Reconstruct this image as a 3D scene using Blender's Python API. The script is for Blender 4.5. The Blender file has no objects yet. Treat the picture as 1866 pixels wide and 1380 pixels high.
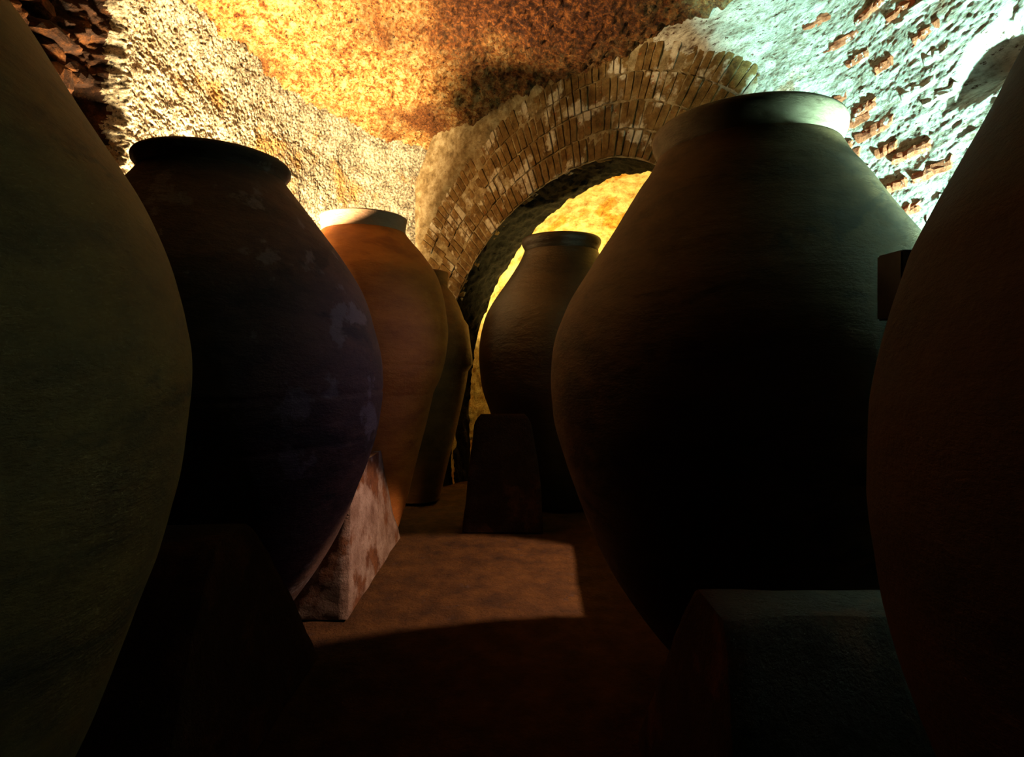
import bpy, math, random
import numpy as np
from mathutils import Vector, Matrix

random.seed(7)
C = bpy.context.scene.collection
scene = bpy.context.scene

# ---------------------------------------------------------------- camera
cam_d = bpy.data.cameras.new('camera')
cam_d.sensor_fit = 'HORIZONTAL'
cam_d.sensor_width = 36.0
cam_d.lens = 36.0 * 1050.0 / 1866.0
cam_d.shift_y = -(690.0 - 661.0) / 1866.0
cam_d.clip_start = 0.02
cam = bpy.data.objects.new('camera', cam_d)
C.objects.link(cam)
cam.location = (0, 0, 1.6)
cam.rotation_euler = (math.radians(90), 0, 0)
scene.camera = cam

# ---------------------------------------------------------------- world, lamps, exposure
w = bpy.data.worlds.new('cellar_dark')
scene.world = w
w.use_nodes = True
w.node_tree.nodes['Background'].inputs[0].default_value = (0.35, 0.28, 1.0, 1)
w.node_tree.nodes['Background'].inputs[1].default_value = 0.0

scene.view_settings.view_transform = 'Standard'
scene.view_settings.look = 'None'
scene.view_settings.gamma = 1.0
scene.view_settings.use_curve_mapping = False
scene.view_settings.exposure = 0.0


def spot(name, loc, target, power, color, angle=120, blend=0.6, radius=0.05):
    d = bpy.data.lights.new(name, 'SPOT')
    d.energy = power
    d.color = color
    d.spot_size = math.radians(angle)
    d.spot_blend = blend
    d.shadow_soft_size = radius
    o = bpy.data.objects.new(name, d)
    C.objects.link(o)
    o.location = loc
    o.rotation_euler = (Vector(target) - Vector(loc)).to_track_quat('-Z', 'Y').to_euler()
    return o


WARM = (1.0, 0.70, 0.33)
spot('warm_uplight', (-2.45, 4.42, 1.60), (-2.40, 6.1, 4.1), 5200, WARM, 132, 0.9, 0.22)
spot('teal_uplight', (2.10, 1.80, 1.12), (2.40, 3.8, 3.4), 4400, (0.49, 1.0, 0.82), 72, 0.7, 0.06)
spot('yellow_uplight', (1.0, 8.3, 1.2), (0.9, 8.9, 3.0), 1000, (1.0, 0.70, 0.18), 140, 0.7, 0.05)
spot('pink_floodlight', (2.02, 4.40, 2.5), (-0.20, 4.15, 0.0), 760, (1.0, 0.62, 0.42), 43, 0.25, 0.04)
spot('violet_fill', (1.90, 4.50, 2.6), (-1.1, 3.9, 1.5), 70, (0.72, 0.5, 1.0), 50, 0.8, 0.08)  # added fill for the right flanks of the left jars, no lamp seen

scene.cycles.max_bounces = 4
scene.cycles.diffuse_bounces = 1

# ---------------------------------------------------------------- helpers


class Noise3:
    def __init__(self, seed):
        r = np.random.RandomState(seed)
        self.p = np.concatenate([r.permutation(256)] * 3)
        g = r.normal(size=(256, 3))
        self.g = g / np.linalg.norm(g, axis=1)[:, None]

    def __call__(self, P):
        I = np.floor(P).astype(int)
        F = P - I
        I &= 255
        U = F * F * F * (F * (F * 6 - 15) + 10)
        out = 0
        for dx in (0, 1):
            for dy in (0, 1):
                for dz in (0, 1):
                    h = self.p[self.p[self.p[(I[..., 0] + dx) & 255] + ((I[..., 1] + dy) & 255)] + ((I[..., 2] + dz) & 255)]
                    d = F - np.array([dx, dy, dz])
                    v = (self.g[h] * d).sum(-1)
                    wx = U[..., 0] if dx else 1 - U[..., 0]
                    wy = U[..., 1] if dy else 1 - U[..., 1]
                    wz = U[..., 2] if dz else 1 - U[..., 2]
                    out = out + v * wx * wy * wz
        return out


NZ = Noise3(3)


def fbm(P, scale, octaves=4, gain=0.5, off=0.0):
    a, s, t = 1.0, scale, 0
    for k in range(octaves):
        t = t + a * NZ(P * s + off + 17.3 * k)
        a *= gain
        s *= 2.03
    return t


def sstep(a, b, x):
    t = np.clip((x - a) / (b - a), 0, 1)
    return t * t * (3 - 2 * t)


def mesh_obj(name, verts, faces, m, parent=None, smooth=True):
    me = bpy.data.meshes.new(name)
    me.from_pydata([tuple(v) for v in np.asarray(verts, float).tolist()], [], faces if isinstance(faces, list) else faces.tolist())
    me.materials.append(m)
    if smooth:
        me.polygons.foreach_set('use_smooth', np.ones(len(me.polygons), bool))
    me.update()
    o = bpy.data.objects.new(name, me)
    C.objects.link(o)
    if parent:
        o.parent = parent
    return o


def grid_faces(nu, nv, wrap=False):
    a = np.arange(nu * nv).reshape(nu, nv)
    if wrap:
        a = np.concatenate([a, a[:1]], 0)
    return np.stack([a[:-1, :-1], a[1:, :-1], a[1:, 1:], a[:-1, 1:]], -1).reshape(-1, 4)


def grid_normals(P):
    du = np.gradient(P, axis=0)
    dv = np.gradient(P, axis=1)
    n = np.cross(du, dv)
    return n / (np.linalg.norm(n, axis=-1, keepdims=True) + 1e-9)


def structure(o):
    o['kind'] = 'structure'
    return o


def thing(name, label, cat, loc=(0, 0, 0), group=None):
    o = bpy.data.objects.new(name, None)
    C.objects.link(o)
    o.location = loc
    o['label'] = label
    o['category'] = cat
    if group:
        o['group'] = group
    return o


def tag(o, label, cat, group=None):
    o['label'] = label
    o['category'] = cat
    if group:
        o['group'] = group
    return o


def two_step(a, b, c, na, nb):
    """na coarse samples from a to b, then nb finer ones from b to c."""
    return np.concatenate([np.linspace(a, b, na, endpoint=False), np.linspace(b, c, nb)])


def spline(pts, n, at=None):
    """Catmull-Rom through plan points, resampled to n evenly spaced points."""
    p = np.array(pts, float)
    q = np.vstack([2 * p[0] - p[1], p, 2 * p[-1] - p[-2]])
    out = []
    for i in range(1, len(q) - 2):
        for t in np.linspace(0, 1, 60, endpoint=False):
            a, b, c, d = q[i - 1], q[i], q[i + 1], q[i + 2]
            out.append(0.5 * (2 * b + (c - a) * t + (2 * a - 5 * b + 4 * c - d) * t * t + (3 * b - a - 3 * c + d) * t ** 3))
    out.append(q[-2])
    out = np.array(out)
    L = np.concatenate([[0], np.cumsum(np.linalg.norm(np.diff(out, axis=0), axis=1))])
    s = np.linspace(0, L[-1], n) if at is None else np.asarray(at) * L[-1]
    return np.stack([np.interp(s, L, out[:, k]) for k in range(out.shape[1])], -1)


# ---------------------------------------------------------------- materials


def new_mat(name):
    m = bpy.data.materials.new(name)
    m.use_nodes = True
    nt = m.node_tree
    for n in list(nt.nodes):
        nt.nodes.remove(n)
    return m, nt


def node(nt, typ, **kw):
    n = nt.nodes.new(typ)
    for k, v in kw.items():
        setattr(n, k, v)
    return n


def rough_mat(name, ramp_a, ramp_b=None, mask=None, bumps=((40, 0.012, 1.0), (140, 0.004, 0.8)), rough=0.9,
              stain=None, noise_scale=6.0, spec=0.2, fleck=None, stretch=None, pos='position', shade_zone=None, mid=None):
    """ramp_a: list of (pos, colour) over a position noise; ramp_b mixed in by a second, larger noise (mask=(scale, lo, hi));
    stain=(scale, lo, hi, colour); fleck=(scale, lo, hi, colour)."""
    m, nt = new_mat(name)
    L = nt.links.new
    out = node(nt, 'ShaderNodeOutputMaterial')
    bs = node(nt, 'ShaderNodeBsdfPrincipled')
    bs.inputs['Roughness'].default_value = rough
    bs.inputs['Specular IOR Level'].default_value = spec
    L(bs.outputs[0], out.inputs[0])
    if pos == 'position':
        geo = node(nt, 'ShaderNodeNewGeometry')
        vec = geo.outputs['Position']
    else:
        geo = node(nt, 'ShaderNodeTexCoord')
        vec = geo.outputs['Object']
    if stretch:
        mp = node(nt, 'ShaderNodeMapping')
        mp.inputs['Scale'].default_value = stretch
        L(vec, mp.inputs[0])
        svec = mp.outputs[0]
    else:
        svec = vec

    def noise(scale, detail=6, r=0.6, v=None, dist=0.0):
        n = node(nt, 'ShaderNodeTexNoise')
        n.inputs['Scale'].default_value = scale
        n.inputs['Detail'].default_value = detail
        n.inputs['Roughness'].default_value = r
        n.inputs['Distortion'].default_value = dist
        L(v or svec, n.inputs['Vector'])
        return n.outputs['Fac']

    def ramp(fac, stops):
        r = node(nt, 'ShaderNodeValToRGB')
        els = r.color_ramp.elements
        while len(els) < len(stops):
            els.new(0.5)
        for e, (p, c) in zip(els, stops):
            e.position = p
            e.color = (*c, 1)
        L(fac, r.inputs[0])
        return r.outputs[0]

    def step(fac, lo, hi):
        r = node(nt, 'ShaderNodeMapRange')
        r.interpolation_type = 'SMOOTHSTEP'
        if lo > hi:
            lo, hi = hi, lo
            r.inputs['To Min'].default_value = 1.0
            r.inputs['To Max'].default_value = 0.0
        r.inputs['From Min'].default_value = lo
        r.inputs['From Max'].default_value = hi
        L(fac, r.inputs['Value'])
        return r.outputs[0]

    def mix(f, a, b):
        x = node(nt, 'ShaderNodeMix', data_type='RGBA')
        L(f, x.inputs[0])
        for s, v in ((6, a), (7, b)):
            if isinstance(v, tuple):
                x.inputs[s].default_value = (*v, 1)
            else:
                L(v, x.inputs[s])
        return x.outputs[2]

    fac0 = noise(noise_scale, 10, 0.68)
    if mid:
        # larger-grained variation under the fine grain: (scale, share)
        mm = node(nt, 'ShaderNodeMix', data_type='FLOAT')
        mm.inputs[0].default_value = mid[1]
        L(fac0, mm.inputs[2])
        L(noise(mid[0], 8, 0.7), mm.inputs[3])
        fac0 = mm.outputs[0]
    col = ramp(fac0, ramp_a)
    if ramp_b:
        f = step(noise(mask[0], 6, 0.6, vec), mask[1], mask[2])
        col = mix(f, col, ramp(noise(noise_scale * 1.7, 10, 0.65), ramp_b))
    if shade_zone:
        # a round patch of shade put into the colour: (centre, inner radius, outer radius, ramp)
        ds = node(nt, 'ShaderNodeVectorMath', operation='DISTANCE')
        L(vec, ds.inputs[0])
        ds.inputs[1].default_value = shade_zone[0]
        ad = node(nt, 'ShaderNodeMath', operation='MULTIPLY_ADD')
        L(noise(1.5, 6, 0.65, vec), ad.inputs[0])
        ad.inputs[1].default_value = 2.6
        L(ds.outputs['Value'], ad.inputs[2])
        f = step(ad.outputs[0], shade_zone[2] + 1.3, shade_zone[1] + 1.3)
        col = mix(f, col, ramp(noise(noise_scale * 0.8, 10, 0.7), shade_zone[3]))
    if stain:
        for st in (stain if isinstance(stain, list) else [stain]):
            col = mix(step(noise(st[0], 5, 0.62, svec, 0.6), st[1], st[2]), col, st[3])
    if fleck:
        col = mix(step(noise(fleck[0], 4, 0.7), fleck[1], fleck[2]), col, fleck[3])
    L(col, bs.inputs['Base Color'])
    nrm = None
    for sc, dist, strength in bumps:
        b = node(nt, 'ShaderNodeBump')
        b.inputs['Strength'].default_value = strength
        b.inputs['Distance'].default_value = dist
        L(noise(sc, 8, 0.65), b.inputs['Height'])
        if nrm is not None:
            L(nrm, b.inputs['Normal'])
        nrm = b.outputs[0]
    L(nrm, bs.inputs['Normal'])
    return m


M = {}
M['left_plaster'] = rough_mat('left_plaster', [(0.37, (0.03, 0.025, 0.025)), (0.45, (0.25, 0.21, 0.15)), (0.51, (0.55, 0.50, 0.40)), (0.58, (0.76, 0.71, 0.60))],
                              [(0.32, (0.10, 0.04, 0.015)), (0.5, (0.55, 0.33, 0.13)), (0.7, (0.72, 0.5, 0.25))], (1.4, 0.56, 0.66),
                              mid=(5, 0.4), bumps=((14, 0.04, 0.7), (48, 0.026, 1.0), (130, 0.012, 1.0)), noise_scale=34,
                              fleck=(44, 0.56, 0.62, (0.05, 0.045, 0.05)))
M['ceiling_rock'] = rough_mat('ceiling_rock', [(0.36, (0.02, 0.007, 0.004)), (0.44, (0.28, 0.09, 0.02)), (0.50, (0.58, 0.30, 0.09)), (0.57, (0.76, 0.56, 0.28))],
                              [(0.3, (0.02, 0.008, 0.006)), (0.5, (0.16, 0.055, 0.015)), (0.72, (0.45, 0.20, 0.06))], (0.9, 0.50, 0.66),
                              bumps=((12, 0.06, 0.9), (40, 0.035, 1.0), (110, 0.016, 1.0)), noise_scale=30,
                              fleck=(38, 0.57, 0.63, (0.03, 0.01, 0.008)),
                              mid=(9, 0.5), shade_zone=((0.3, 4.8, 4.9), 0.3, 3.0, [(0.32, (0.006, 0.003, 0.003)), (0.48, (0.05, 0.014, 0.005)), (0.6, (0.20, 0.065, 0.015)), (0.75, (0.42, 0.20, 0.06))]))  # the dim middle of the vault is painted darker here
M['arch_mortar'] = rough_mat('arch_mortar', [(0.3, (0.10, 0.065, 0.03)), (0.46, (0.25, 0.18, 0.09)), (0.62, (0.44, 0.36, 0.23))],
                             bumps=((30, 0.015, 1.0), (110, 0.006, 0.9)), noise_scale=8,
                             fleck=(22, 0.62, 0.7, (0.08, 0.05, 0.03)))
M['arch_brick'] = rough_mat('arch_brick', [(0.3, (0.05, 0.024, 0.008)), (0.46, (0.15, 0.085, 0.025)), (0.6, (0.24, 0.15, 0.055)), (0.75, (0.36, 0.26, 0.13))],
                            [(0.3, (0.35, 0.28, 0.2)), (0.5, (0.62, 0.56, 0.46)), (0.7, (0.75, 0.7, 0.6))], (3.2, 0.54, 0.62),
                            bumps=((30, 0.012, 1.0), (110, 0.006, 1.0)), noise_scale=9,
                            fleck=(14, 0.62, 0.70, (0.28, 0.09, 0.02)))
M['limed_arch'] = rough_mat('limed_arch', [(0.3, (0.12, 0.07, 0.03)), (0.46, (0.42, 0.36, 0.27)), (0.65, (0.62, 0.57, 0.48))],
                            bumps=((40, 0.012, 1.0), (120, 0.006, 1.0)), noise_scale=14)
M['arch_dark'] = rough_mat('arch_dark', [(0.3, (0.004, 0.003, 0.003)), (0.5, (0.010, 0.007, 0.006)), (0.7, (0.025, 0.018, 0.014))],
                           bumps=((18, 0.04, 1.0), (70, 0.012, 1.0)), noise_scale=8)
M['right_plaster'] = rough_mat('right_plaster', [(0.36, (0.08, 0.04, 0.025)), (0.43, (0.32, 0.27, 0.21)), (0.50, (0.58, 0.56, 0.50)), (0.60, (0.78, 0.76, 0.70))],
                               [(0.32, (0.16, 0.06, 0.03)), (0.5, (0.5, 0.34, 0.24)), (0.7, (0.7, 0.58, 0.48))], (2.1, 0.60, 0.68),
                               mid=(6, 0.5), stretch=(1, 0.55, 1.8), bumps=((10, 0.03, 0.6), (34, 0.020, 1.0), (100, 0.010, 1.0)), noise_scale=18,
                               fleck=(26, 0.58, 0.64, (0.10, 0.05, 0.03)), )
M['red_brick'] = rough_mat('red_brick', [(0.3, (0.14, 0.035, 0.015)), (0.5, (0.40, 0.115, 0.055)), (0.7, (0.52, 0.19, 0.11))],
                           bumps=((45, 0.012, 1.0), (150, 0.005, 0.9)), noise_scale=12,
                           fleck=(13, 0.58, 0.63, (0.6, 0.57, 0.5)))
M['limed_brick'] = rough_mat('limed_brick', [(0.3, (0.3, 0.26, 0.22)), (0.5, (0.58, 0.56, 0.5)), (0.7, (0.72, 0.7, 0.66))],
                             bumps=((40, 0.012, 1.0), (130, 0.005, 0.9)), noise_scale=10,
                             fleck=(14, 0.62, 0.7, (0.42, 0.22, 0.14)))
M['rock'] = rough_mat('rock', [(0.34, (0.006, 0.003, 0.004)), (0.48, (0.03, 0.012, 0.006)), (0.60, (0.12, 0.045, 0.013)), (0.75, (0.36, 0.19, 0.06))],
                      bumps=((25, 0.03, 1.0), (90, 0.01, 1.0)), noise_scale=5)
M['beyond_plaster'] = rough_mat('beyond_plaster', [(0.3, (0.25, 0.12, 0.03)), (0.45, (0.55, 0.40, 0.2)), (0.6, (0.7, 0.6, 0.4)), (0.75, (0.75, 0.68, 0.5))],
                                [(0.3, (0.2, 0.07, 0.01)), (0.5, (0.55, 0.28, 0.06)), (0.7, (0.7, 0.45, 0.15))], (1.6, 0.54, 0.62),
                                bumps=((20, 0.03, 1.0), (70, 0.012, 1.0)), noise_scale=8)
M['floor_soil'] = rough_mat('floor_soil', [(0.3, (0.02, 0.007, 0.001)), (0.5, (0.055, 0.021, 0.003)), (0.7, (0.09, 0.037, 0.006))],
                            bumps=((14, 0.03, 1.0), (60, 0.012, 1.0)), noise_scale=5,
                            fleck=(9, 0.63, 0.68, (0.05, 0.025, 0.015)))
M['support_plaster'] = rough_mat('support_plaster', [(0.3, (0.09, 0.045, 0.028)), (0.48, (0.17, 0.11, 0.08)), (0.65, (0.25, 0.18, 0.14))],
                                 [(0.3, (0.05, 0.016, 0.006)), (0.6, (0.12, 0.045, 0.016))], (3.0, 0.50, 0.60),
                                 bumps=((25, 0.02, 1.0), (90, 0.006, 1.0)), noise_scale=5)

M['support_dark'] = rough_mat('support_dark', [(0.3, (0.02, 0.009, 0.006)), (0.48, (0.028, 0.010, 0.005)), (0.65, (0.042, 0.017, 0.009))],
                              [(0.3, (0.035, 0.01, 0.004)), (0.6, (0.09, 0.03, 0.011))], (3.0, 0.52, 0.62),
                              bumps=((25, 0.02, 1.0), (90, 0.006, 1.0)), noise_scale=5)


def clay(name, base, dark, pale=None, pale_mask=None, rough=0.75, spec=0.3, orange=None):
    d = tuple(0.55 * a + 0.45 * b for a, b in zip(base, dark))
    return rough_mat(name, [(0.28, dark), (0.46, d), (0.6, base), (0.8, tuple(min(1, c * 1.2) for c in base))],
                     [(0.3, pale), (0.7, tuple(min(1, c * 1.15) for c in pale))] if pale else None, pale_mask,
                     bumps=((7, 0.02, 0.6), (60, 0.003, 0.7), (200, 0.0015, 0.6)), noise_scale=2.6, rough=rough, spec=spec,
                     stretch=(1, 1, 2.2), pos='object',
                     stain=[(1.6, 0.56, 0.68, dark)])


# ---------------------------------------------------------------- setting
# floor
nx, ny = 150, 240
gx, gy = np.meshgrid(np.linspace(-3.4, 3.6, nx), np.linspace(-3.0, 10.2, ny), indexing='ij')
P = np.stack([gx, gy, np.zeros_like(gx)], -1)
P[..., 2] = 0.02 * fbm(P, 1.1, 3) + 0.012 * fbm(P, 6, 3) - 0.015
structure(mesh_obj('floor', P.reshape(-1, 3), grid_faces(nx, ny), M['floor_soil']))

# ceiling: rough rock vault, a shallow dome above the wall tops
nx, ny = 460, 480
gx, gy = np.meshgrid(np.linspace(-3.5, 3.4, nx), two_step(-3.0, 4.0, 8.7, 130, 350), indexing='ij')
arch_n = np.array([3.9, 4.1]) / math.hypot(3.9, 4.1)
to_arch = -((gx + 1.40) * arch_n[0] + (gy - 7.90) * arch_n[1])
dome = np.clip(1 - ((gx + 0.1) / 3.1) ** 2, 0, 1) * np.clip(1 - np.abs((gy - 2.8) / 6.2) ** 3, 0, 1) * sstep(0.1, 2.6, to_arch)
P = np.stack([gx, gy, 4.58 + 0.45 * dome], -1)
P[..., 2] += 0.10 * fbm(P, 0.9, 3) - 0.05 * np.abs(fbm(P, 3.2, 4, 0.6)) * 2 + 0.05 * fbm(P, 10, 4, 0.65)
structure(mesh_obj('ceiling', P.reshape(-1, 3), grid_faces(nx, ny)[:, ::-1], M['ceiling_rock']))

# left wall
left_path = [(-3.15, -3.0), (-3.05, 0), (-2.98, 2.5), (-2.93, 4.0), (-2.85, 5.05), (-2.58, 6.5), (-2.08, 7.4), (-1.40, 7.92), (-1.0, 8.05)]
nu, nv = 780, 350
pl = spline(left_path, nu, two_step(0, 0.5, 1, 130, 650))
zz = two_step(-0.05, 2.2, 4.85, 60, 290)
P = np.zeros((nu, nv, 3))
P[..., :2] = pl[:, None, :]
P[..., 2] = zz[None, :]
Nn = grid_normals(P)
Nn = Nn * np.sign((Nn[nu // 2, nv // 2] * np.array([1, 0, 0])).sum())
edge = 4.30 + 0.10 * fbm(P * np.array([0, 0, 1]), 1.3, 3) + 0.05 * fbm(P, 6, 2)
rec = 1 - sstep(-0.08, 0.06, P[..., 1] - edge)
rec = rec * sstep(2.3, 2.6, P[..., 2])
amp = 0.05 * fbm(P, 1.2, 3) + 0.018 * fbm(P, 6, 4, 0.6) - 0.03 * np.abs(fbm(P, 18, 3, 0.65))
amp = amp + rec * (-0.30 + 0.26 * fbm(P, 3.0, 4, 0.6))
P = P + Nn * amp[..., None]
# the wall head leans in to meet the vault
lean = sstep(4.1, 4.8, P[..., 2]) * 0.12
P = P + Nn * lean[..., None] * np.array([1, 1, 0])
wall_left = structure(mesh_obj('wall_left', P.reshape(-1, 3), grid_faces(nu, nv), M['left_plaster']))
wall_left.data.materials.append(M['rock'])
fm = rec[:-1, :-1].reshape(-1) > 0.5
wall_left.data.polygons.foreach_set('material_index', fm.astype(np.int32))

# far wall with the brick arch: a plane that runs askew from the left wall to the right wall
A0 = np.array([-1.40, 7.90])
AD = np.array([4.1, -3.9])
AL = np.linalg.norm(AD)
AD = AD / AL
AN = np.array([-AD[1], AD[0]])          # away from the camera
ES, EZ, EA_L, EA_R, EB = 3.1, 0.96, 2.5, 1.72, 2.66
S_END = 5.0
THICK = 0.55


def arch_pt(s, z, d=0.0):
    """A point of the arch wall: s along it, z up, d behind its face."""
    p = A0 + AD * s + AN * d
    return np.array([p[0], p[1], z])


def intrados(th):
    a = EA_L if th > math.pi / 2 else EA_R
    return ES + a * math.cos(th), EZ + EB * math.sin(th)


def ring(th, off):
    """A point off metres outside the intrados, and the outward direction there."""
    a = EA_L if th > math.pi / 2 else EA_R
    n = np.array([math.cos(th) / a, math.sin(th) / EB])
    n /= np.linalg.norm(n)
    s, z = intrados(th)
    return s + n[0] * off, z + n[1] * off, n


path_in, path_out = [], []
TOPZ = 4.75
for z in np.linspace(-0.03, EZ, 14, endpoint=False):
    path_in.append((ES - EA_L, z)); path_out.append((-0.15, z))
for th in np.linspace(math.pi, 0, 330):
    s, z = intrados(th)
    dx, dz = ring(th, 0)[2]
    t = 1e9
    if dx < -1e-6: t = min(t, (-0.15 - s) / dx)
    if dx > 1e-6: t = min(t, (S_END - s) / dx)
    if dz > 1e-6: t = min(t, (TOPZ - z) / dz)
    path_in.append((s, z)); path_out.append((s + dx * t, z + dz * t))
for z in np.linspace(EZ, -0.03, 14)[1:]:
    path_in.append((ES + EA_R, z)); path_out.append((S_END, z))
pi_, po_ = np.array(path_in), np.array(path_out)
nu, nv = len(pi_), 70
tt = np.linspace(0, 1, nv)
SZ = pi_[:, None, :] * (1 - tt)[None, :, None] + po_[:, None, :] * tt[None, :, None]
P = np.zeros((nu, nv, 3))
P[..., :2] = A0 + SZ[..., :1] * AD
P[..., 2] = SZ[..., 1]
# the mortar bed behind the arch bricks lies back a little; outside the arch rings the plaster comes forward
dist_in = np.linalg.norm(SZ - pi_[:, None, :], axis=-1)
fwd = sstep(1.0, 1.12, dist_in + 0.06 * fbm(P, 4, 2)) * 0.05
low = 1 - sstep(2.0, 2.25, SZ[..., 1])
d = 0.035 * fbm(P, 1.5, 3) * 0.5 + 0.018 * fbm(P, 9, 4, 0.6) - fwd - 0.03 * low
# rounded corner where the pier turns into the left wall
s_edge = 0.05 + 0.45 * sstep(3.9, 4.75, SZ[..., 1])
d = d + 0.5 * (1 - sstep(-0.2, 0.15, SZ[..., 0] - s_edge))
P[..., :2] += d[..., None] * AN
wall_far = structure(mesh_obj('wall_far', P.reshape(-1, 3), grid_faces(nu, nv), M['arch_mortar']))
wall_far.data.materials.append(M['right_plaster'])
fm = ((SZ[..., 0] + 0.5 * fbm(P, 2.5, 3) > 3.75) & (dist_in > 0.95 - 0.6 * np.clip(SZ[..., 0] - 4.0, 0, 1)))[:-1, :-1].reshape(-1)
wall_far.data.polygons.foreach_set('material_index', fm.astype(np.int32))
# intrados (soffit) of the arch with rough worn edges, and the back face of the wall
nd = 26
dd = np.linspace(0, THICK, nd)
SP = np.zeros((nu, nd, 3))
for j, q in enumerate(dd):
    SP[:, j, :2] = A0 + pi_[:, :1] * AD + q * AN
    SP[:, j, 2] = pi_[:, 1]
cen = arch_pt(ES, EZ)
SP[:, 0] = P[:, 0]
rad = SP - np.array([0, 0, EZ]) - np.concatenate([(A0 + ES * AD)[None, None, :] + dd[None, :, None] * AN[None, None, :], np.zeros((1, nd, 1))], -1)
rad /= np.linalg.norm(rad, axis=-1, keepdims=True)
dis = 0.05 * fbm(SP, 3.0, 4, 0.6) + 0.03 * fbm(SP, 12, 3)
dis[:, 0] = 0
SP = SP + rad * dis[..., None]
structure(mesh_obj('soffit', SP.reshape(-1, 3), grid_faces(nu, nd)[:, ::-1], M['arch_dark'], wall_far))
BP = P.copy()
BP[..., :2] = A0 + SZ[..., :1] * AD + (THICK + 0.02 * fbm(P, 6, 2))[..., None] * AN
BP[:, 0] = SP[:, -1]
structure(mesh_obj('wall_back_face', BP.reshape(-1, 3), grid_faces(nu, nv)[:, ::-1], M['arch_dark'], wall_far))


def brick_mesh(name, lx, ly, lz, mats, k, jag=0.006):
    """A worn brick: a box whose edges are chamfered and whose corners wander."""
    r = random.Random(k)
    c = min(lx, ly, lz) * 0.12
    V, F = [], []
    for sx in (-1, 1):
        for sy in (-1, 1):
            for sz in (-1, 1):
                jx, jy, jz = (r.uniform(-jag, jag) for _ in range(3))
                x, y, z = sx * lx / 2 + jx, sy * ly / 2 + jy, sz * lz / 2 + jz
                V += [(x - sx * c, y, z), (x, y - sy * c, z), (x, y, z - sz * c)]
    import bmesh
    bm = bmesh.new()
    for v in V:
        bm.verts.new(v)
    bmesh.ops.convex_hull(bm, input=bm.verts[:])
    me = bpy.data.meshes.new(name)
    bm.to_mesh(me)
    bm.free()
    for m in mats:
        me.materials.append(m)
    return me


def rough_brick(lx, ly, lz, k):
    """An eroded brick with broken faces and ragged ends."""
    import bmesh
    bm = bmesh.new()
    bmesh.ops.create_cube(bm, size=1.0)
    long_e = [e for e in bm.edges if abs((e.verts[0].co - e.verts[1].co).x) > 0.5]
    bmesh.ops.subdivide_edges(bm, edges=long_e, cuts=6, use_grid_fill=True)
    up_e = [e for e in bm.edges if abs((e.verts[0].co - e.verts[1].co).z) > 0.5]
    bmesh.ops.subdivide_edges(bm, edges=up_e, cuts=2, use_grid_fill=True)
    V = np.array([v.co[:] for v in bm.verts]) * np.array([lx, ly, lz])
    n = np.stack([fbm(V + k * 3.3, 16, 3, 0.6, o) for o in (0.0, 4.0, 8.0)], -1)
    V = V + n * np.array([0.05, 0.022, 0.016])
    corner = (np.abs(V[:, 2]) > lz * 0.35) & (V[:, 1] > 0)
    V[corner, 1] -= 0.006
    for v, c in zip(bm.verts, V):
        v.co = c
    me = bpy.data.meshes.new('brick')
    bm.to_mesh(me)
    bm.free()
    me.materials.append(M['red_brick'])
    return me


def put(me, name, mat4, parent, material=None):
    o = bpy.data.objects.new(name, me)
    C.objects.link(o)
    o.parent = parent
    o.matrix_world = mat4
    if material is not None:
        o.material_slots[0].link = 'OBJECT'
        o.material_slots[0].material = material
    return o


# four rings of bricks set on edge round the arch
vous = [brick_mesh('brick', 0.078, 0.10, 0.252, [M['arch_brick']], 100 + k, 0.005) for k in range(8)]
RING = 0.262
pitch = 0.088
for k in range(4):
    off = 0.01 + RING * k + 0.125
    th = math.radians(155)
    while th > math.radians(20):
        s, z, n = ring(th, off)
        s2, z2, _ = ring(th - 0.001, off)
        step_len = math.hypot(s2 - s, z2 - z) / 0.001
        if z > 2.05 and z < 4.56 and 0.12 < s < 4.9 and not (random.random() < 0.04):
            if s < 4.75 and s > 0.35 + 0.5 * max(0, z - 4.0):
                ax_z = Vector((AD[0] * n[0], AD[1] * n[0], n[1]))
                ax_y = Vector((AN[0], AN[1], 0))
                ax_x = ax_y.cross(ax_z)
                R3 = Matrix((ax_x, ax_y, ax_z)).transposed()
                tilt = Matrix.Rotation(random.uniform(-0.03, 0.03), 3, 'Y')
                pos = arch_pt(s, z, 0.05 - 0.008 + random.uniform(-0.008, 0.006))
                put(random.choice(vous), 'brick', Matrix.Translation(pos) @ (R3 @ tilt).to_4x4() @ Matrix.Diagonal((random.uniform(0.82, 1.04), 1, random.uniform(0.93, 1.01), 1)), wall_far, M['limed_arch'] if random.random() < (0.12 if s < 1.5 else 0.0) else None)
        th -= pitch / step_len

# right wall: rough limed masonry
right_path = [tuple((A0 + AD * 4.45 + AN * 0.06)), tuple(A0 + AD * 4.72 - AN * 0.02), tuple(A0 + AD * 4.95 - AN * 0.10), (2.31, 4.05), (2.40, 3.4), (2.45, 2.5), (2.58, 0.7), (2.75, -3.0)]
nu, nv = 560, 350
pr = spline(right_path, nu, two_step(0, 0.36, 1, 420, 140))
P = np.zeros((nu, nv, 3))
P[..., :2] = pr[:, None, :]
P[..., 2] = two_step(-0.05, 2.0, 4.9, 50, 300)[None, :]
Nn = grid_normals(P)
Nn = Nn * np.sign((Nn[nu // 2, nv // 2] * np.array([-1, 0, 0])).sum())
amp = 0.015 * fbm(P, 1.3, 2) + 0.010 * fbm(P * np.array([1, 1, 2.2]), 6, 4, 0.6) - 0.009 * np.abs(fbm(P * np.array([1, 1, 2]), 13, 3, 0.6))
hole = np.exp(-(((P[..., 1] - 2.95) / 0.16) ** 2 + ((P[..., 2] - 3.12) / 0.10) ** 2) * (1 + 0.8 * fbm(P, 6, 3)))
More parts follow.
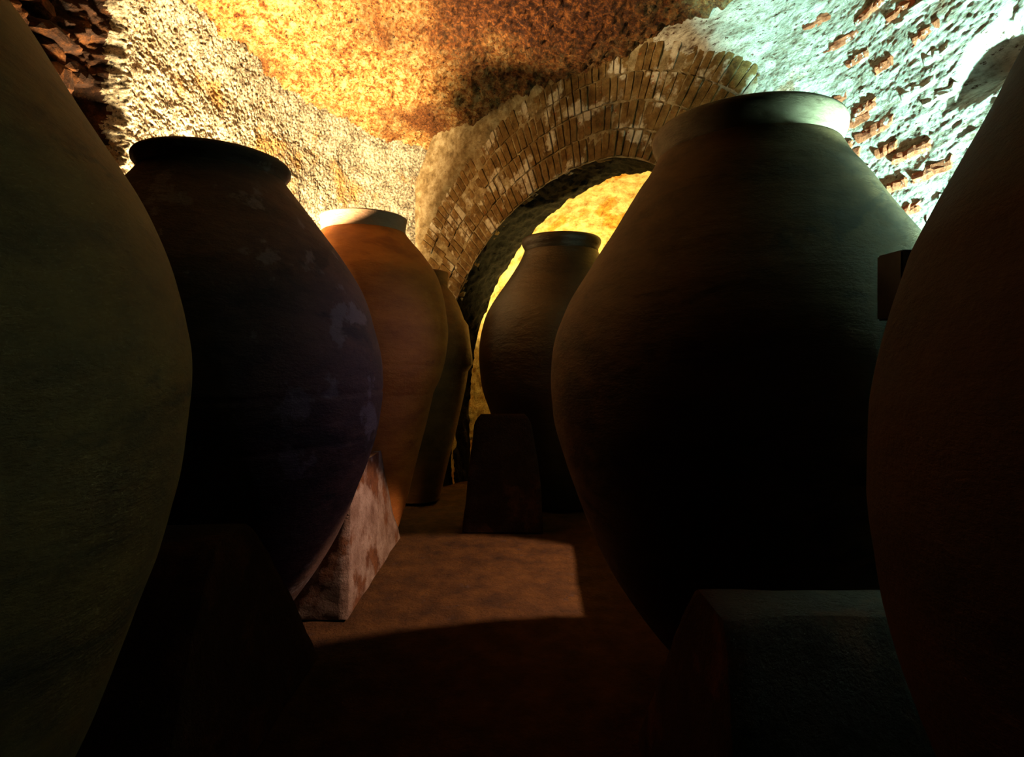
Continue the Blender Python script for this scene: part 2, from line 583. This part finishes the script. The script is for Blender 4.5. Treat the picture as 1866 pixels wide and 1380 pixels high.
P = P + Nn * (amp - 0.18 * hole)[..., None]
wall_right = structure(mesh_obj('wall_right', P.reshape(-1, 3), grid_faces(nu, nv)[:, ::-1], M['right_plaster']))
right_flat = pr


def right_frame(y):
    i = int(np.argmin(np.abs(right_flat[:, 1] - y) + (right_flat[:, 0] < 2.2) * 5))
    i = min(max(i, 1), nu - 2)
    t = right_flat[i + 1] - right_flat[i - 1]
    t /= np.linalg.norm(t)
    n = np.array([t[1], -t[0]])
    if n[0] > 0:
        n = -n
    return right_flat[i], t, n


rb = [rough_brick(0.30, 0.09, 0.062, 300 + k) for k in range(7)]
# bared red bricks: place along the wall, height, length
bare = [(4.10, 3.46, 0.20), (3.92, 3.24, 0.22), (3.76, 3.12, 0.30), (4.02, 3.10, 0.13), (3.45, 2.86, 0.27), (3.31, 2.70, 0.29), (3.57, 2.70, 0.15), (3.97, 3.02, 0.16),
        (3.84, 3.30, 0.20), (3.50, 2.52, 0.24), (3.66, 2.95, 0.16), (4.05, 3.85, 0.30), (3.80, 3.92, 0.26), (3.55, 3.78, 0.24), (3.40, 3.98, 0.22), (3.35, 3.52, 0.2), (3.9, 3.66, 0.18), (3.68, 3.50, 0.14), (4.2, 4.1, 0.3)]


def wall_brick(y, z, length, proud, m, tilt=0.03):
    c, t, n = right_frame(y)
    X = Vector((t[0], t[1], random.uniform(-tilt, tilt))).normalized()
    Y = Vector((n[0], n[1], 0))
    R3 = Matrix((X, Y, X.cross(Y))).transposed()
    pos = Vector((c[0] + n[0] * (proud - 0.045), c[1] + n[1] * (proud - 0.045), z))
    sc = Matrix.Diagonal((length / 0.30, 1, random.uniform(0.85, 1.15), 1))
    put(random.choice(rb), 'brick', Matrix.Translation(pos) @ R3.to_4x4() @ sc, wall_right, m)


for y, z, ln in bare:
    wall_brick(y, z, ln, random.uniform(0.006, 0.014), M['red_brick'])
course = 0.118
for ci in range(18):
    z = 2.05 + course * ci
    y = 4.10 - (0.17 if ci % 2 else 0.0)
    while y > 2.3:
        yy = y + random.uniform(-0.03, 0.03)
        clear = all(abs(yy - a) > 0.5 * (ln + 0.25) or abs(z - b) > 0.075 for a, b, ln in bare)
        if clear and not (yy < 3.25 and z > 2.85) and random.random() < (0.6 if z < 3.3 else 0.3):
            wall_brick(yy, z + random.uniform(-0.01, 0.01), random.uniform(0.18, 0.28), random.uniform(0.0, 0.010), M['limed_brick'])
        y -= 0.335

# rear wall behind the camera
nu, nv = 60, 50
P = np.zeros((nu, nv, 3))
P[..., 0] = np.linspace(-3.4, 3.2, nu)[:, None]
P[..., 1] = -2.8
P[..., 2] = np.linspace(-0.05, 5.1, nv)[None, :]
P[..., 1] += 0.08 * fbm(P, 2, 3)
structure(mesh_obj('wall_rear', P.reshape(-1, 3), grid_faces(nu, nv), M['arch_dark']))

# the chamber beyond the arch: a domed apse
cx, cy = A0 + AD * 2.9 + AN * 1.4
R_B, Z_B, H_B = 2.55, 2.2, 1.95
nu, nv = 300, 240
base_ang = math.atan2(AN[1], AN[0])
ang = np.linspace(base_ang - math.radians(118), base_ang + math.radians(118), nu)
prof = [(R_B, z) for z in np.linspace(-0.05, Z_B, 90, endpoint=False)] + [(R_B * math.cos(a), Z_B + H_B * math.sin(a)) for a in np.linspace(0, math.pi / 2 - 0.02, 150)]
prof = np.array(prof)
P = np.zeros((nu, nv, 3))
P[..., 0] = cx + np.cos(ang)[:, None] * prof[None, :, 0]
P[..., 1] = cy + np.sin(ang)[:, None] * prof[None, :, 0]
P[..., 2] = prof[None, :, 1]
Nn = -grid_normals(P)
P = P + Nn * (0.05 * fbm(P, 1.3, 3) + 0.03 * fbm(P, 6, 4, 0.6) - 0.02 * np.abs(fbm(P, 15, 3)))[..., None]
structure(mesh_obj('wall_beyond', P.reshape(-1, 3), grid_faces(nu, nv)[:, ::-1], M['beyond_plaster']))


# stones bared where the plaster of the left wall has broken away
def stone_mesh(k):
    import bmesh
    bm = bmesh.new()
    bmesh.ops.create_icosphere(bm, subdivisions=2, radius=1.0)
    V = np.array([v.co[:] for v in bm.verts])
    q = 1 + 0.45 * fbm(V + 9.1 * k, 0.9, 3)
    V = V * q[:, None]
    V = np.sign(V) * np.abs(V) ** 0.8
    for v, c in zip(bm.verts, V):
        v.co = c
    me = bpy.data.meshes.new('stone')
    bm.to_mesh(me)
    bm.free()
    me.materials.append(M['rock'])
    return me


sm = [stone_mesh(k) for k in range(5)]
for i in range(26):
    y = random.uniform(3.3, 4.28)
    z = random.uniform(2.75, 4.3)
    sc = random.uniform(0.05, 0.12)
    pos = Vector((-2.96 - random.uniform(0.20, 0.32), y, z))
    mt = Matrix.Translation(pos) @ Matrix.Rotation(random.uniform(-0.4, 0.4), 4, 'X') @ Matrix.Diagonal((sc * 1.5, sc * random.uniform(1.0, 1.7), sc * random.uniform(0.6, 1.0), 1))
    put(sm[i % 5], 'stone', mt, wall_left)

# ---------------------------------------------------------------- jars
BODY = [(0.0, 0.02), (0.30, 0.02), (0.355, 0.03), (0.385, 0.08), (0.46, 0.17), (0.60, 0.365), (0.726, 0.585), (0.84, 0.871), (0.90, 1.03), (0.948, 1.20), (0.978, 1.395),
        (0.982, 1.503), (0.972, 1.64), (0.941, 1.774), (0.869, 2.003), (0.750, 2.206), (0.595, 2.42), (0.481, 2.574), (0.395, 2.69)]


def radius_at(z, prof):
    zs = [p[1] for p in prof[1:]]
    rs = [p[0] for p in prof[1:]]
    return float(np.interp(z, zs, rs))


def lathe(name, prof, m, parent, seed, nu=128, wob=0.008, grooves=(), fine=0.0):
    prof = np.array(prof)
    P = np.zeros((nu, len(prof), 3))
    a = np.linspace(0, 2 * math.pi, nu, endpoint=False)
    P[..., 0] = np.cos(a)[:, None] * prof[None, :, 0]
    P[..., 1] = np.sin(a)[:, None] * prof[None, :, 0]
    P[..., 2] = prof[None, :, 1]
    q = 1 + wob * fbm(P + seed * 5.7, 0.9, 2) * 2 + wob * 0.35 * fbm(P * np.array([1, 1, 3]) + seed, 2.5, 2)
    for gz, gd in grooves:
        wig = gz + 0.02 * fbm(P * np.array([1, 1, 0.0]) + seed, 1.5, 2)
        q = q - gd * np.exp(-((P[..., 2] - wig) / 0.010) ** 2)
    P[..., :2] *= q[..., None]
    return mesh_obj(name, P.reshape(-1, 3), grid_faces(nu, len(prof), True), m, parent)


def smooth_prof(pts, n):
    p = np.array(pts, float)
    return spline(p, n)


def jar(x, y, body, rim_r, rim_top, lip, m, label, seed, neck_h=0.06, grooves=(), rim_m=None, tilt=(0, 0)):
    """body: outer profile from foot to neck; the rim is a rolled lip standing on the neck."""
    t = thing('clay_jar', label, 'jar', (x, y, 0), 'giant clay jars of the cellar')
    t.rotation_euler = (tilt[0], tilt[1], seed * 1.3)
    outer = smooth_prof(body, 230)
    rn, zn = body[-1]
    inner = [(rn - 0.05, zn), (rn + 0.02, zn - 0.12), (rn + 0.25, zn - 0.45), (rn + 0.30, zn - 0.9), (0.25, zn - 1.5), (0.0, zn - 1.55)]
    lathe('body', np.vstack([outer, inner]), m, t, seed, grooves=grooves)
    zt = rim_top
    ro = rim_r
    h = zt - zn
    rim = [(rn - 0.052, zn - 0.03), (rn + 0.002, zn - 0.03), (rn - 0.004 + 0.1 * (ro - rn), zn + 0.18 * h), (rn + 0.45 * (ro - rn), zn + 0.36 * h),
           (ro - 0.004, zn + 0.56 * h), (ro, zn + 0.78 * h), (ro - 0.008, zn + 0.93 * h), (ro - 0.022, zt), (ro - 0.055, zt + 0.002), (ro - 0.08, zt - 0.012),
           (rn - 0.045, zn + 0.4 * h), (rn - 0.052, zn - 0.03)]
    if lip == 'collar':
        rim = [(rn - 0.052, zn - 0.03), (rn + 0.004, zn - 0.03), (rn + 0.006, zn), (rn + 0.35 * (ro - rn), zn + 0.3 * h), (rn + 0.75 * (ro - rn), zn + 0.75 * h),
               (ro, zn + 0.88 * h), (ro + 0.002, zn + 0.95 * h), (ro - 0.012, zt), (ro - 0.05, zt), (ro - 0.065, zt - 0.015), (rn - 0.05, zn + 0.3 * h), (rn - 0.052, zn - 0.03)]
    lathe('rim', rim, rim_m or m, t, seed + 0.5, wob=0.004)
    return t


def scaled(kr, kz, top=None):
    return [(r * kr, z * kz) for r, z in BODY]


clay_olive = clay('clay_olive', (0.105, 0.044, 0.008), (0.018, 0.007, 0.002))
clay_dark = clay('clay_dark', (0.075, 0.038, 0.026), (0.014, 0.009, 0.009), (0.10, 0.08, 0.075), (3.4, 0.55, 0.60))
clay_orange = clay('clay_orange', (0.43, 0.145, 0.024), (0.25, 0.08, 0.017))
clay_lime_rim = clay('clay_lime_rim', (0.20, 0.155, 0.10), (0.09, 0.06, 0.035))
clay_brown = clay('clay_brown', (0.20, 0.085, 0.02), (0.10, 0.04, 0.012))
clay_pale_rim = clay('clay_pale_rim', (0.36, 0.22, 0.15), (0.25, 0.14, 0.09))
clay_tan = clay('clay_tan', (0.125, 0.068, 0.026), (0.036, 0.019, 0.008))
clay_red = clay('clay_red', (0.05, 0.016, 0.006), (0.02, 0.007, 0.003))
clay_glaze = clay('clay_glazed', (0.05, 0.028, 0.010), (0.02, 0.011, 0.005), rough=0.38, spec=0.5)

L1 = (-1.75, 1.20); L2 = (-1.77, 3.43); L3 = (-1.37, 5.34); L4 = (-1.10, 6.71)
R1 = (1.50, 0.70); R2 = (1.23, 3.04); R3 = (0.556, 6.52)

B1 = [(r * 0.965, z * 1.06) for r, z in BODY[:11]] + [(0.952, 1.56), (0.947, 1.665), (0.912, 1.83), (0.851, 2.0), (0.772, 2.142), (0.677, 2.30), (0.596, 2.44), (0.523, 2.539), (0.44, 2.66), (0.40, 2.75)]
jar(*L1, B1, 0.44, 2.88, 'roll', clay_olive, 'huge tan clay jar cut off by the left edge of the picture', 1)
jar(*L2, BODY, 0.428, 2.79, 'roll', clay_dark, 'huge dark brown clay jar with pale peeled patches and a flaring rim', 2,
    grooves=((1.43, 0.006), (1.17, 0.005)))
B3 = [(r * 0.78, z * 0.70) for r, z in BODY[:11]]
B3 = [(0.0, 0.02), (0.26, 0.02), (0.30, 0.04), (0.33, 0.12), (0.40, 0.35), (0.50, 0.75), (0.58, 1.05), (0.642, 1.316), (0.700, 1.45), (0.737, 1.584), (0.760, 1.74), (0.768, 1.87), (0.762, 1.993),
      (0.729, 2.212), (0.668, 2.41), (0.550, 2.589), (0.43, 2.73), (0.372, 2.80)]
jar(*L3, B3, 0.392, 2.935, 'collar', clay_orange, 'lit orange terracotta jar with a pale collar, under the arch pier', 3,
    grooves=((1.58, 0.005), (1.32, 0.004), (1.98, 0.002)), rim_m=clay_pale_rim)
B4 = [(0.0, 0.02), (0.24, 0.02), (0.27, 0.05), (0.34, 0.3), (0.44, 0.7), (0.53, 1.1), (0.59, 1.4), (0.616, 1.66), (0.607, 1.88), (0.556, 2.123), (0.458, 2.363), (0.352, 2.51)]
B4 = [(r * 0.972, z if z < 0.1 else 1.6 + (z - 1.6) * 0.972) for r, z in B4]
jar(*L4, B4, 0.356, 2.65, 'collar', clay_brown, 'clay jar mostly hidden behind the lit orange jar, its neck just showing', 4)
BR1 = [(r * 0.925, z * 0.93) for r, z in BODY[:11]] + [(0.908, 1.40), (0.907, 1.50), (0.90, 1.567), (0.881, 1.668), (0.853, 1.769), (0.83, 1.842), (0.767, 1.967), (0.711, 2.079), (0.656, 2.196), (0.56, 2.35), (0.46, 2.50), (0.40, 2.58)]
jar(*R1, BR1, 0.43, 2.70, 'roll', clay_red, 'huge reddish brown clay jar cut off by the right edge of the picture', 5)
BR2 = [(0.0, 0.02), (0.31, 0.02), (0.37, 0.035), (0.40, 0.09), (0.48, 0.18), (0.62, 0.37), (0.75, 0.59), (0.87, 0.871), (0.99, 1.22), (1.02, 1.40), (1.025, 1.545), (1.004, 1.725), (0.930, 1.916), (0.814, 2.11),
       (0.684, 2.31), (0.56, 2.513), (0.505, 2.59), (0.452, 2.685)]
jar(*R2, BR2, 0.478, 2.82, 'roll', clay_tan, rim_m=clay_lime_rim, label='largest tan clay jar, its thick rim half lit pale green', seed=6)
k3 = 1.16
BR3 = [(0.0, 0.02)] + [(r * 0.945 * 0.86 * k3, z) for r, z in BODY[1:12]]
BR3 = [(0.0, 0.02), (0.34, 0.02), (0.38, 0.05), (0.46, 0.2), (0.58, 0.45), (0.70, 0.75), (0.80, 1.05), (0.887, 1.30), (0.925, 1.58), (0.925, 1.80), (0.869, 2.07), (0.774, 2.27), (0.588, 2.54), (0.47, 2.73), (0.416, 2.85)]
jar(*R3, BR3, 0.448, 2.995, 'roll', clay_glaze, 'dark glossy clay jar standing under the arch against the yellow light', 7)

# ---------------------------------------------------------------- masonry supports between the jars


def support(label, ja, jb, pa, pb, face0, face1, back, h, wbase, wtop, mid, side, shear=0.0, m='support_plaster', seed=0):
    """A wedge of plastered masonry wedged between jar a (near) and jar b (far); side=-1 left row, +1 right row."""
    nz, nq = 40, 26
    layers = []
    for i in range(nz + 1):
        f = i / nz
        z = h * f
        ra = radius_at(z, pa) + 0.035
        rb_ = radius_at(z, pb) + 0.035
        wv = wtop + (wbase - wtop) * (1 - f) ** 0.8
        xf = face0 + (face1 - face0) * f
        near, far = [], []
        for q in np.linspace(0, 1, nq):
            x = xf + (back - xf) * q
            ya, yb = mid - wv, mid + wv
            da = ra * ra - (x - ja[0]) ** 2
            db = rb_ * rb_ - (x - jb[0]) ** 2
            if da > 0: ya = max(ya, ja[1] + math.sqrt(da))
            if db > 0: yb = min(yb, jb[1] - math.sqrt(db))
            if yb < ya + 0.03:
                c = 0.5 * (ya + yb); ya, yb = c - 0.015, c + 0.015
            near.append((x + shear * (ya - mid) * (1 - q), ya, z))
            far.append((x + shear * (yb - mid) * (1 - q), yb, z))
        n_face = 14
        fa = [tuple(np.array(far[0]) * (1 - t) + np.array(near[0]) * t) for t in np.linspace(0, 1, n_face)[1:-1]]
        layers.append(near + far[::-1] + fa)
    P = np.array(layers)
    nl, nr, _ = P.shape
    P = P.transpose(1, 0, 2)
    q = 0.02 * fbm(P + seed * 3.1, 2.5, 3) + 0.008 * fbm(P, 12, 3)
    cen = P.mean(axis=0, keepdims=True)
    dirn = P - cen
    dirn[..., 2] = 0
    dirn /= np.linalg.norm(dirn, axis=-1, keepdims=True) + 1e-6
    fade = np.linspace(1, 0.6, nl)[None, :, None]
    P = P - dirn * np.abs(q)[..., None] * fade
    P[:, -1, 2] += 0.02 * fbm(P[:, -1], 3, 2)
    # rounded shoulder
    V = P.reshape(-1, 3)
    faces = grid_faces(nr, nl, True).tolist()
    top = [r * nl + nl - 1 for r in range(nr)]
    nf = len(near)
    for i in range(nf - 1):
        a, b = top[i], top[i + 1]
        c, d_ = top[2 * nf - 2 - i], top[2 * nf - 1 - i]
        faces.append([a, b, c, d_])
    fr = [top[0]] + [top[i] for i in range(nr - 1, 2 * nf - 2, -1)]
    if len(fr) >= 3:
        faces.append(fr)
    ctr = V.mean(axis=0) * np.array([1, 1, 0])
    o = mesh_obj('masonry_support', V - ctr, faces, M[m])
    o.location = ctr
    tag(o, label, 'masonry', 'plastered supports between the jars')
    import bmesh
    bm = bmesh.new(); bm.from_mesh(o.data)
    bmesh.ops.recalc_face_normals(bm, faces=bm.faces[:])
    bm.to_mesh(o.data); bm.free()
    return o


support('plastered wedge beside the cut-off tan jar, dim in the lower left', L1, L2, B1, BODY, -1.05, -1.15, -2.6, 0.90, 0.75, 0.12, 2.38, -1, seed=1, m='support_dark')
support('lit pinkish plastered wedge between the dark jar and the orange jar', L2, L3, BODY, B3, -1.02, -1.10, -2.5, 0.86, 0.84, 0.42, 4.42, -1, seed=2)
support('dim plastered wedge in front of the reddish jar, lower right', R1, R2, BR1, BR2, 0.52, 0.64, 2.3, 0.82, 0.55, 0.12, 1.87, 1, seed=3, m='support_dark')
support('unseen block added behind the largest jar to shadow the floor', R2, R3, BR2, BR3, 0.98, 1.05, 1.45, 0.90, 0.75, 0.55, 4.45, 1, shear=0.06, seed=4)  # added out of view, its shadow cuts off the lit floor on the right

# low block at the end of the aisle
nz = 30
V = []
lay = []
for i in range(nz + 1):
    f = i / nz
    f2 = f
    z = 1.10 * f
    rnd = max(0, (f - 0.9) / 0.1) ** 2 * 0.05
    x0, x1 = -0.47 + 0.12 * f2 + rnd, 0.29 - 0.12 * f2 ** 2 - rnd
    y0, y1 = 5.42 + 0.12 * f2, 5.86 - 0.24 * f2
    n = 12
    pts = [(x0 + (x1 - x0) * t, y0, z) for t in np.linspace(0, 1, n, endpoint=False)] + [(x1, y0 + (y1 - y0) * t, z) for t in np.linspace(0, 1, n, endpoint=False)] + \
          [(x1 + (x0 - x1) * t, y1, z) for t in np.linspace(0, 1, n, endpoint=False)] + [(x0, y1 + (y0 - y1) * t, z) for t in np.linspace(0, 1, n, endpoint=False)]
    lay.append(pts)
P = np.array(lay).transpose(1, 0, 2)
P = P + 0.012 * np.stack([fbm(P, 3, 3, 0.5, 1.0), fbm(P, 3, 3, 0.5, 5.0), 0 * P[..., 0]], -1)
faces = grid_faces(P.shape[0], P.shape[1], True).tolist()
faces.append([r * (nz + 1) + nz for r in range(P.shape[0])])
V = P.reshape(-1, 3) - np.array([-0.09, 5.62, 0])
o = mesh_obj('masonry_block', V, faces, M['support_dark'])
o.location = (-0.09, 5.62, 0)
tag(o, 'low tapered masonry block closing the far end of the aisle', 'masonry', 'plastered supports between the jars')

# ---------------------------------------------------------------- floodlight on a post between the two right-hand jars
M['black_metal'] = rough_mat('black_metal', [(0.3, (0.02, 0.018, 0.017)), (0.7, (0.035, 0.03, 0.028))], bumps=((120, 0.001, 0.4),), rough=0.55, noise_scale=20)
M['glass'] = rough_mat('lamp_glass', [(0.3, (0.03, 0.035, 0.035)), (0.7, (0.05, 0.055, 0.055))], bumps=((60, 0.0005, 0.2),), rough=0.15, noise_scale=10, spec=0.5)


def box(name, c, s, m, parent, rot=None, bev=0.006):
    import bmesh
    bm = bmesh.new()
    bmesh.ops.create_cube(bm, size=1.0)
    for v in bm.verts:
        v.co = Vector((v.co.x * s[0], v.co.y * s[1], v.co.z * s[2]))
    if bev:
        bmesh.ops.bevel(bm, geom=bm.edges[:], offset=bev, segments=2, affect='EDGES')
    me = bpy.data.meshes.new(name)
    bm.to_mesh(me); bm.free()
    me.materials.append(m)
    o = bpy.data.objects.new(name, me)
    C.objects.link(o)
    o.parent = parent
    o.location = c
    if rot: o.rotation_euler = rot
    return o


fl = thing('floodlight', 'small dark box-shaped floodlight showing between the two right-hand jars', 'lamp', (1.455, 1.90, 0.82))
hs = box('housing', (0, 0, 1.03), (0.44, 0.12, 0.22), M['black_metal'], fl, (0, 0, 0.05))
box('glass', (0, 0.064, 0), (0.36, 0.006, 0.19), M['glass'], hs, None, 0.002)
for k in range(5):
    box('cooling_fin', (-0.14 + 0.07 * k, -0.066, 0), (0.008, 0.02, 0.18), M['black_metal'], hs, None, 0)
box('bracket', (0, 0, 0.90), (0.05, 0.05, 0.06), M['black_metal'], fl)
box('post', (0, 0, 0.45), (0.04, 0.04, 0.87), M['black_metal'], fl)
box('foot', (0, 0, 0.022), (0.16, 0.16, 0.03), M['black_metal'], fl)
